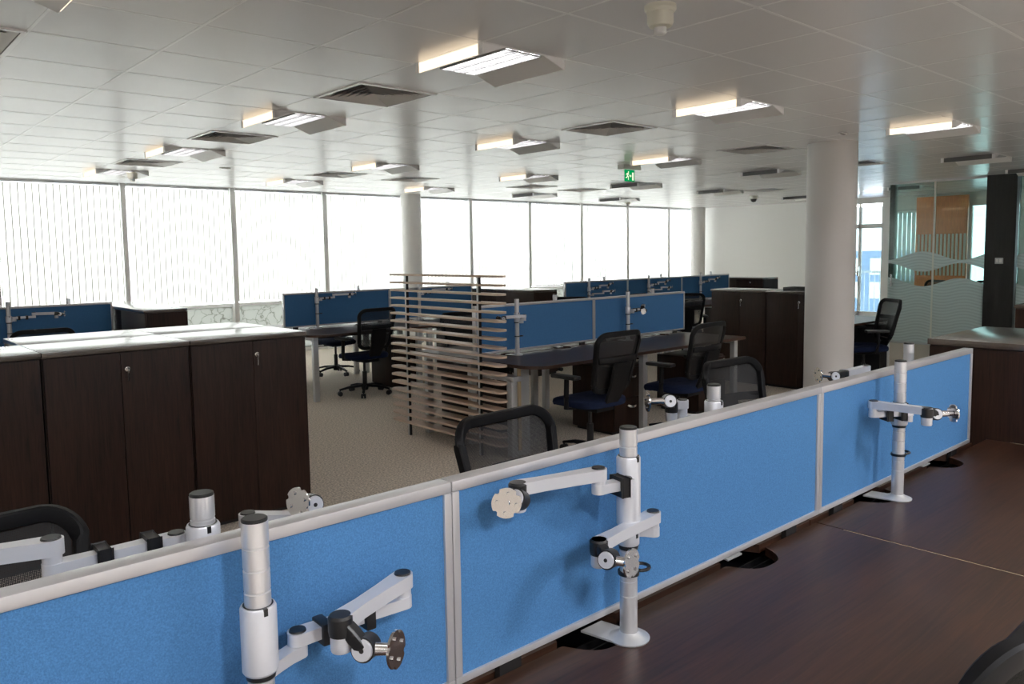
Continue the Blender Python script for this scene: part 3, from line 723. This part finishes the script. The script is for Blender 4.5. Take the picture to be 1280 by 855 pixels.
for (x, l, k) in [(3.585, 'monitor arm at the right edge of the slatted screen', 0), (5.035, 'monitor arm in mid room before the second middle screen', 1)]:
    o = (x, YM - .095); t = pole(l, *o, 1, GM2, ring=.90)
    if k == 0: arm(t, o, (1.02, 1.10), (x + .02, o[1] - .04), (x + .03, o[1] - .06), (x - .17, o[1] - .03), 1.04, 1.072, head=((x - .2, o[1] - .05, 1.06), (x - .24, o[1] - .04, 1.06)), pn=(-.9, -.3, 0), clip=False)
    else: arm(t, o, (1.0, 1.07), (x + .02, o[1] - .045), (x + .20, o[1] - .03), (x + .06, o[1] - .13), 1.035, 1.07, head=((x + .05, o[1] - .16, 1.04), (x + .01, o[1] - .18, 1.03)), pn=(-.3, -.9, 0))
for (x, l) in [(4.23, 'monitor pole on the far side of the middle row, left one'), (5.66, 'monitor pole on the far side of the middle row, right one')]:
    o = (x, YM + .095); t = pole(l, *o, -1, GM2, ring=.9)
    arm(t, o, (1.02, 1.07), (x - .03, o[1] + .05), (x - .06, o[1] + .13), (x + .1, o[1] + .16), 1.04, 1.07, head=((x + .12, o[1] + .18, 1.05), (x + .15, o[1] + .2, 1.05)), pn=(.5, .8, 0), clip=False)

# back-left row
YB = 6.0; GS3 = 'blue screens of the row by the left windows'; GD3 = 'dark desks of the row by the left windows'; GM3 = 'monitor arms of the row by the left windows'
screen('blue desk screen by the windows with the mesh chair before it', 3.24, 4.70, YB, GS3)
screen('blue desk screen by the windows seen through the slatted screen', 4.70, 6.06, YB, GS3)
desk('dark desk with rounded end by the windows, silver leg in front', 3.16, YB - .010, 0, w=1.54, dep=.82, rl=.16, group=GD3, notches=(.46, 1.1))
desk('dark desk by the windows seen through the slatted screen', 4.70, YB - .010, 0, w=1.36, dep=.82, group=GD3, notches=(.42, .95))
desk('dark desk on the window side behind the left blue screens', 4.70, YB + .010, 1, w=1.46, dep=.8, group=GD3)
desk('dark desk on the window side behind the slatted screen view', 6.06, YB + .010, 1, w=1.36, dep=.8, group=GD3, notches=(.4, .95))
for (x, l) in [(3.625, 'monitor arm reaching right on the left desks by the windows'), (5.10, 'monitor arm seen through the slatted screen, left desks by the windows')]:
    o = (x, YB - .10); t = pole(l, *o, 1, GM3, ring=.92)
    arm(t, o, (1.04, 1.12), (x + .04, o[1] - .03), (x + .22, o[1] + .03 - .04), (x + .42, o[1] - .03), 1.10, 1.135, head=((x + .45, o[1] - .05, 1.135), (x + .49, o[1] - .06, 1.135)), pn=(.9, -.3, 0))
for (x, l) in [(4.31, 'monitor pole stub over the left screen by the windows'), (5.72, 'monitor pole stub over the second screen by the windows')]:
    o = (x, YB + .095); t = pole(l, *o, -1, GM3, ring=.9)
    arm(t, o, (1.0, 1.05), (x - .03, o[1] + .05), (x - .06, o[1] + .13), (x + .1, o[1] + .16), 1.03, 1.06, head=((x + .12, o[1] + .18, 1.05), (x + .15, o[1] + .2, 1.05)), pn=(.5, .8, 0), clip=False)
# far-left row
GS4 = 'blue screens at the far left'
screen('blue desk screen beyond the long cabinets at the left edge', .02, 1.41, YB, GS4)
screen('blue desk screen outside the left photo edge', -1.40, .02, YB, GS4)
desk('dark desk beyond the long cabinets, before the left blue screen', -.02, YB - .010, 0, w=1.42, dep=.8, group=GS4)
desk('dark desk outside the left photo edge', -1.44, YB - .010, 0, w=1.42, dep=.8, group=GS4)
desk('dark desk on the window side of the left blue screen', 1.40, YB + .010, 1, w=1.42, dep=.8, group=GS4)
o = (.50, YB - .10); t = pole('monitor arm at the left photo edge beyond the long cabinets', *o, 1, GS4, ring=.93)
arm(t, o, (1.03, 1.09), (o[0] + .04, o[1] - .03), (o[0] + .20, o[1] - .02), (o[0] + .37, o[1] - .09), 1.07, 1.10, head=((o[0] + .40, o[1] - .1, 1.09), (o[0] + .44, o[1] - .1, 1.09)), pn=(.9, -.4, 0))
o = (1.04, YB + .095); pole('monitor pole stub over the far-left blue screen', *o, -1, GS4)
# far row
YR = 5.4; GS5 = 'blue screens of the far row'; GM5 = 'monitor arms of the far row'
fx = [7.30, 8.70, 10.11, 11.53]
fl = ['far blue desk screen, left of three, above the middle screen', 'far blue desk screen, middle of three', 'far blue desk screen, right of three, next to the far cabinet']
dl2 = ['dark desk before the leftmost far blue screen', 'dark desk before the middle far blue screen', 'dark desk before the right far blue screen']
for k in range(3):
    screen(fl[k], fx[k], fx[k + 1], YR, GS5)
    desk(dl2[k], fx[k], YR - .010, 0, w=fx[k + 1] - fx[k] - .004, group=GS5)
    desk(dl2[k].replace('before', 'behind'), fx[k + 1], YR + .010, 1, w=fx[k + 1] - fx[k] - .004, group=GS5)
pl = ['monitor arm before the left far screen', 'monitor arm before the middle far screen', 'monitor arm before the right far screen']
for k in range(3):
    o = (fx[k] + .42, YR - .10); x = o[0]; t = pole(pl[k], *o, 1, GM5, ring=.90)
    arm(t, o, (1.02, 1.09), (x + .04, o[1] - .04), (x + .22, o[1] - .02), (x + .36, o[1] - .05), 1.07, 1.10, head=((x + .39, o[1] - .07, 1.12), (x + .43, o[1] - .08, 1.13)), pn=(.9, -.3, 0))
    if k < 2: arm(t, o, (.96, 1.0), (x + .03, o[1] - .05), (x + .2, o[1] - .1), (x + .3, o[1] - .16), .985, 1.02, head=((x + .32, o[1] - .18, 1.02), (x + .35, o[1] - .2, 1.02)), pn=(.5, -.8, 0), clip=False, sr=.024)
    o = (fx[k + 1] - .42, YR + .095); pole(pl[k].replace('arm before', 'pole stub behind'), *o, -1, GM5)

# desk near the thick column, right side
desk('dark desk right of the thick column, pale in the window light', 7.99, 2.24, 0, w=1.16, dep=.76, notches=())
t = thing('pedestal', 'black pedestal under the desk right of the thick column', 'pedestal', (8.98, 1.85, 0))
MB().box(-.13, .13, -.30, .28, .02, .66, .004).build('body', 'black', t); MB().box(-.11, .11, -.304, -.3, .04, .62).build('drawer', 'blacksoft', t)

# pedestals under desks
def pedestal(label, x0, x1, y, H=.585, group='desk pedestals', dep=.5):
    t = thing('pedestal', label, 'pedestal', ((x0 + x1) / 2, y, 0), 0, group); h = (x1 - x0) / 2
    MB().box(-h, h, .02, dep, .03, H, .003).build('body', 'wengeZ', t)
    MB().box(-h + .03, h - .03, .05, dep - .03, 0, .03).build('plinth', 'dark', t)
    for (za, zb) in ((.32, H - .02), (.04, .315)):
        d = MB().box(-h + .003, h - .003, 0, .018, za, zb, .0015).build('drawer', 'wengeZ', t)
        zc = zb - .075
        MB().tube([(-.055, -.004, zc + .012), (-.035, -.02, zc), (0, -.024, zc - .006), (.035, -.02, zc), (.055, -.004, zc + .012)], None, flat=(.006, .010), n=10).build('handle', 'chrome', d)
    MB().lathe([(.010, 0), (.009, .006)], (h - .035, 0, H - .05), (0, -1, 0), n=12).build('lock', 'chrome', t)
    return t
pedestal('dark two-drawer pedestal beside the first mid-room chair', 4.28, 4.74, 1.86, .60)
pedestal('dark two-drawer pedestal at the pointed end of the mid-room desk', 5.52, 5.98, 1.86, .56)
pedestal('dark pedestal under the window desk, right of the mesh chair', 4.30, 4.66, 5.32, .60)
pedestal('dark pedestal under the window desk behind the slatted screen', 5.3, 5.7, 5.32, .60)
pedestal('dark pedestal behind the silver desk leg by the windows', 3.26, 3.60, 6.30, .62)
pedestal('dark pedestal on the far side of the middle row', 3.36, 3.78, 2.62, .60)

# slatted room divider
t = thing('slatted_divider', 'free-standing room divider of horizontal maple slats on two thin posts', 'room divider', (3.06, 2.66, 0))
ya, yb = -.76, .76; w = .052
for q in range(20):
    z = 1.425 - q * .0685
    P = arc(0, yb - w, w, 0, 180, 12) + arc(0, ya + w, w, 180, 360, 12)
    s = MB().prism(P, z - .0075, z + .0075); s.build('slat', 'maple', t)
for y in (-.46, .535):
    MB().box(-.012, .012, y - .012, y + .012, .0, 1.425).build('post', 'silver', t)
    MB().box(-.014, .008, y - .020, y - .0125, .0, 1.42).build('post_edge', 'dark', t)

# ---------------------------------------------------------------- chairs
def sweep_frame(w, z0, z1, rc, y_at, n=8):
    """closed outline of a rounded frame in xz, with y from y_at(z)"""
    pts = []
    for (cx, cz, a0) in ((w - rc, z1 - rc, 0), (-w + rc, z1 - rc, 90), (-w * .86 + rc, z0 + rc, 180), (w * .86 - rc, z0 + rc, 270)):
        for k in range(n + 1):
            a = math.radians(a0 + 90 * k / n); x = cx + rc * math.cos(a); z = cz + rc * math.sin(a); pts.append((x, z))
    return pts
def make_chair(leather=False, top=.995):
    t = thing('office_chair', None, 'chair')
    yb = lambda z: -.215 - (z - .50) * .17 - .05 * math.sin((z - .5) * 3.2)
    # base
    hub = MB().lathe([(.035, .055), (.04, .075), (.04, .12), (.028, .125)], n=20)
    for k in range(5):
        a = 2 * PI * k / 5 + .3; c, s = math.cos(a), math.sin(a)
        hub.tube([(.03 * c, .03 * s, .105), (.17 * c, .17 * s, .098), (.295 * c, .295 * s, .072)], None, flat=[(.022, .018), (.018, .014), (.014, .010)], n=12)
    hub.build('star_base', 'blacksoft', t)
    for k in range(5):
        a = 2 * PI * k / 5 + .3; c, s = math.cos(a), math.sin(a); tx, ty = -s, c
        p = Vector((.29 * c, .29 * s, .028))
        MB().cyl(p - Vector((tx, ty, 0)) * .026, p - Vector((tx, ty, 0)) * .006, .027, n=16).cyl(p + Vector((tx, ty, 0)) * .006, p + Vector((tx, ty, 0)) * .026, .027, n=16).cyl(p + Vector((0, 0, .0)), p + Vector((0, 0, .05)), .008, n=8).build('castor', 'black', t)
    MB().cyl((0, 0, .12), (0, 0, .27), .026).cyl((0, 0, .27), (0, 0, .40), .015).build('gas_lift', 'black', t)
    m = MB().box(-.10, .10, -.16, .12, .385, .425, .01); m.tube([(.08, .02, .40), (.26, .04, .40), (.29, .04, .395)], [.006, .006, .011], n=8); m.build('mechanism', 'blacksoft', t)
    # seat
    s = MB(); n = 10; grid = {}
    P = []
    for i in range(28):
        a = 2 * PI * i / 28; c, q = math.cos(a), math.sin(a)
        P.append((.25 * math.copysign(abs(c) ** .55, c), .24 * math.copysign(abs(q) ** .55, q) + .01))
    rings = []
    for (f, z) in ((.80, .425), (.97, .432), (1.0, .455), (.98, .478), (.90, .49), (.6, .492), (.2, .487)):
        rings.append([s.bm.verts.new((x * f, y * f, z - (.02 * max(0, (y - .15) / .1) if y > .15 else 0))) for x, y in P])
    for A_, B_ in zip(rings, rings[1:]):
        for k in range(28): fc = s.bm.faces.new((A_[k], A_[(k + 1) % 28], B_[(k + 1) % 28], B_[k])); fc.smooth = True
    s.bm.faces.new(list(reversed(rings[0]))); s.bm.faces.new(rings[-1])
    s.build('seat', 'leather' if leather else 'navy', t)
    # back
    out = sweep_frame(.235, .56, top, .075, yb)
    pts = [Vector((x, yb(z) + .05 * (x / .235) ** 2, z)) for x, z in out]; pts.append(pts[0]); pts.append(pts[1])
    bf = MB().tube(pts, None, flat=(.017, .020), n=10).build('back_frame', 'blacksoft', t)
    # mesh sheet
    g = MB(); NX, NZ = 10, 12; vs = {}
    for i in range(NX + 1):
        for j in range(NZ + 1):
            z = .572 + (top - .01 - .572) * j / NZ; hw = .222 * (.86 + .14 * min(1, (z - .56) / .45))
            if j in (0, NZ): hw *= .86
            x = -hw + 2 * hw * i / NX; vs[i, j] = g.bm.verts.new((x, yb(z) + .05 * (x / .235) ** 2, z))
    for i in range(NX):
        for j in range(NZ): fc = g.bm.faces.new((vs[i, j], vs[i + 1, j], vs[i + 1, j + 1], vs[i, j + 1])); fc.smooth = True
    g.build('back_mesh' if not leather else 'back_cushion', 'mesh' if not leather else 'leather', t)
    # lumbar bar and spine blade
    MB().tube([(-.205, yb(.80) + .03, .80), (-.1, yb(.8) - .008, .80), (0, yb(.8) - .014, .80), (.1, yb(.8) - .008, .80), (.205, yb(.80) + .03, .80)], None, flat=(.008, .022), n=10).build('lumbar_bar', 'blacksoft', t)
    sp = MB(); prof = [(.78, .09, -.035), (.70, .10, -.04), (.60, .095, -.045), (.52, .085, -.03), (.45, .075, .0), (.41, .065, .08)]
    rr = []
    for (z, hw, dy) in prof:
        y = yb(max(z, .5)) + dy
        rr.append([sp.bm.verts.new(v) for v in ((-hw, y + .012, z), (-hw * .9, y - .006, z - .0), (hw * .9, y - .006, z), (hw, y + .012, z), (hw * .9, y + .02, z), (-hw * .9, y + .02, z))])
    for A_, B_ in zip(rr, rr[1:]):
        for k in range(6): fc = sp.bm.faces.new((A_[k], A_[(k + 1) % 6], B_[(k + 1) % 6], B_[k]))
    sp.bm.faces.new(rr[0]); sp.bm.faces.new(list(reversed(rr[-1])))
    sp.build('back_spine', 'blacksoft', t)
    for sx in (-1, 1):
        a = MB().tube([(sx * .20, -.02, .42), (sx * .285, -.02, .43), (sx * .295, -.03, .52), (sx * .29, -.03, .655)], None, flat=[(.02, .010), (.022, .012), (.020, .012), (.018, .014)], n=10).build('arm_post', 'blacksoft', t)
        MB().box(sx * .285 - .04, sx * .285 + .04, -.14, .11, .655, .685, .012).build('arm_pad', 'black', a)
    return t
CH = make_chair(); usedc = [False]
def chair(label, x, y, deg, group=None):
    o = CH if not usedc[0] else copy_tree(CH); usedc[0] = True
    o.location = (x, y, 0); o.rotation_euler = (0, 0, math.radians(deg)); o['label'] = label
    o['group'] = group or 'black mesh office chairs'
    return o
chair('black mesh chair back rising behind the middle front screen, nearest to it', 1.05, -.70, 183)
chair('black mesh chair back behind the front screens, between two pole tops at the right', 2.80, -.52, 176)
chair('black mesh chair back at the left photo edge behind the first front screen', -.62, -.77, 184)
chair('black office chair with navy seat at the rounded mid-room desk', 3.62, 1.54, 0)
chair('black office chair at the pointed end of the mid-room desk', 4.62, 1.44, 3)
chair('black mesh chair with navy seat between the long cabinets and slatted screen', 3.87, 5.28, 2)
chair('black chair on the window side, only its castors and arm show', 4.42, 6.92, 178)
chair('black chair beyond the long cabinets, only its curved top shows', .62, 5.42, 0)
chair('black chair seen edge-on between the middle and far blue screens, right', 8.45, 4.15, -45)
chair('black chair seen edge-on left of the far blue screens', 6.95, 4.85, -55)
chair('black chair hidden behind the middle screen, only a dark arc shows', 7.75, 4.75, 0)
chair('black chair behind the slats at the far side of the middle desks', 4.05, 3.42, 178)
chair('black chair seen side-on right of the thick column', 8.20, 1.46, 48)
chair('blurred chair behind the etched glass, left of two', 13.9, 3.0, 60)
chair('blurred chair behind the etched glass, right of two', 13.9, 2.2, 60)
lc = make_chair(True, 1.01); lc.name = 'office_chair'; tag(lc, 'black leather chair back at the bottom right corner', 'chair'); lc.location = (.575, -1.90, 0); lc.rotation_euler = (0, 0, 0)
# meeting table behind etched glass
t = thing('meeting_table', 'pale meeting table behind the etched glass partition', 'table', (14.9, 2.2, 0))
MB().prism([(-.5, -.8), (.5, -.8), (.5, .8), (-.5, .8)], .71, .74).build('tabletop', 'maple', t)
for sx in (-.4, .4):
    for sy in (-.7, .7): MB().cyl((sx, sy, 0), (sx, sy, .71), .025).build('leg', 'silver', t)

# ---------------------------------------------------------------- light, camera, world
w = bpy.data.worlds.new('daylight'); SC.world = w; w.use_nodes = True
nt = w.node_tree; bg = nt.nodes['Background']; bg.inputs[0].default_value = (.93, .955, 1.0, 1); bg.inputs[1].default_value = 20
for (n, loc, rot, sx, sy) in [('window_portal', (5.5, Y1 + .25, 1.35), (-PI / 2, 0, 0), 22, 2.7)]:
    L = bpy.data.lights.new(n, 'AREA'); L.shape = 'RECTANGLE'; L.size = sx; L.size_y = sy; L.cycles.is_portal = True
    o = bpy.data.objects.new(n, L); COL.objects.link(o); o.location = loc; o.rotation_euler = rot

# added fill lamps behind the camera, in place of flash bounced off the ceiling
for x in (-2.7, -.3, 2.1, 4.5, 6.9):
    L = bpy.data.lights.new('bounce_fill_lamp', 'AREA'); L.shape = 'RECTANGLE'; L.size = .27; L.size_y = .55; L.energy = 43; L.color = (.93, .945, 1)
    o = bpy.data.objects.new('bounce_fill_lamp', L); COL.objects.link(o); o.location = (x, -3.9, CEIL - .02)

f, yaw, pitch, roll = 982.89, .8434, -.0868, -.0148
ff = Vector((math.cos(pitch) * math.cos(yaw), math.cos(pitch) * math.sin(yaw), math.sin(pitch)))
r = Vector((math.sin(yaw), -math.cos(yaw), 0)); u = r.cross(ff); c, s = math.cos(roll), math.sin(roll)
RR = c * r + s * u; UU = -s * r + c * u
cam = bpy.data.cameras.new('camera'); co = bpy.data.objects.new('camera', cam); COL.objects.link(co)
m = Matrix((RR, UU, -ff)).transposed().to_4x4(); m.translation = Vector((-.86, -2.5616, 1.60)); co.matrix_world = m
cam.sensor_width = 36; cam.lens = f / 1280 * 36; cam.shift_x = (640 - 636.7) / 1280; cam.shift_y = (402.1 - 427.5) / 1280
cam.clip_start = .02
SC.camera = co
SC.view_settings.view_transform = 'Standard'; SC.view_settings.look = 'None'; SC.view_settings.gamma = 1; SC.view_settings.use_curve_mapping = False
SC.view_settings.exposure = 0.45
SC.cycles.use_denoising = True
SC.cycles.max_bounces = 8; SC.cycles.diffuse_bounces = 6; SC.cycles.transparent_max_bounces = 16; SC.cycles.transmission_bounces = 6; SC.cycles.sample_clamp_indirect = 6
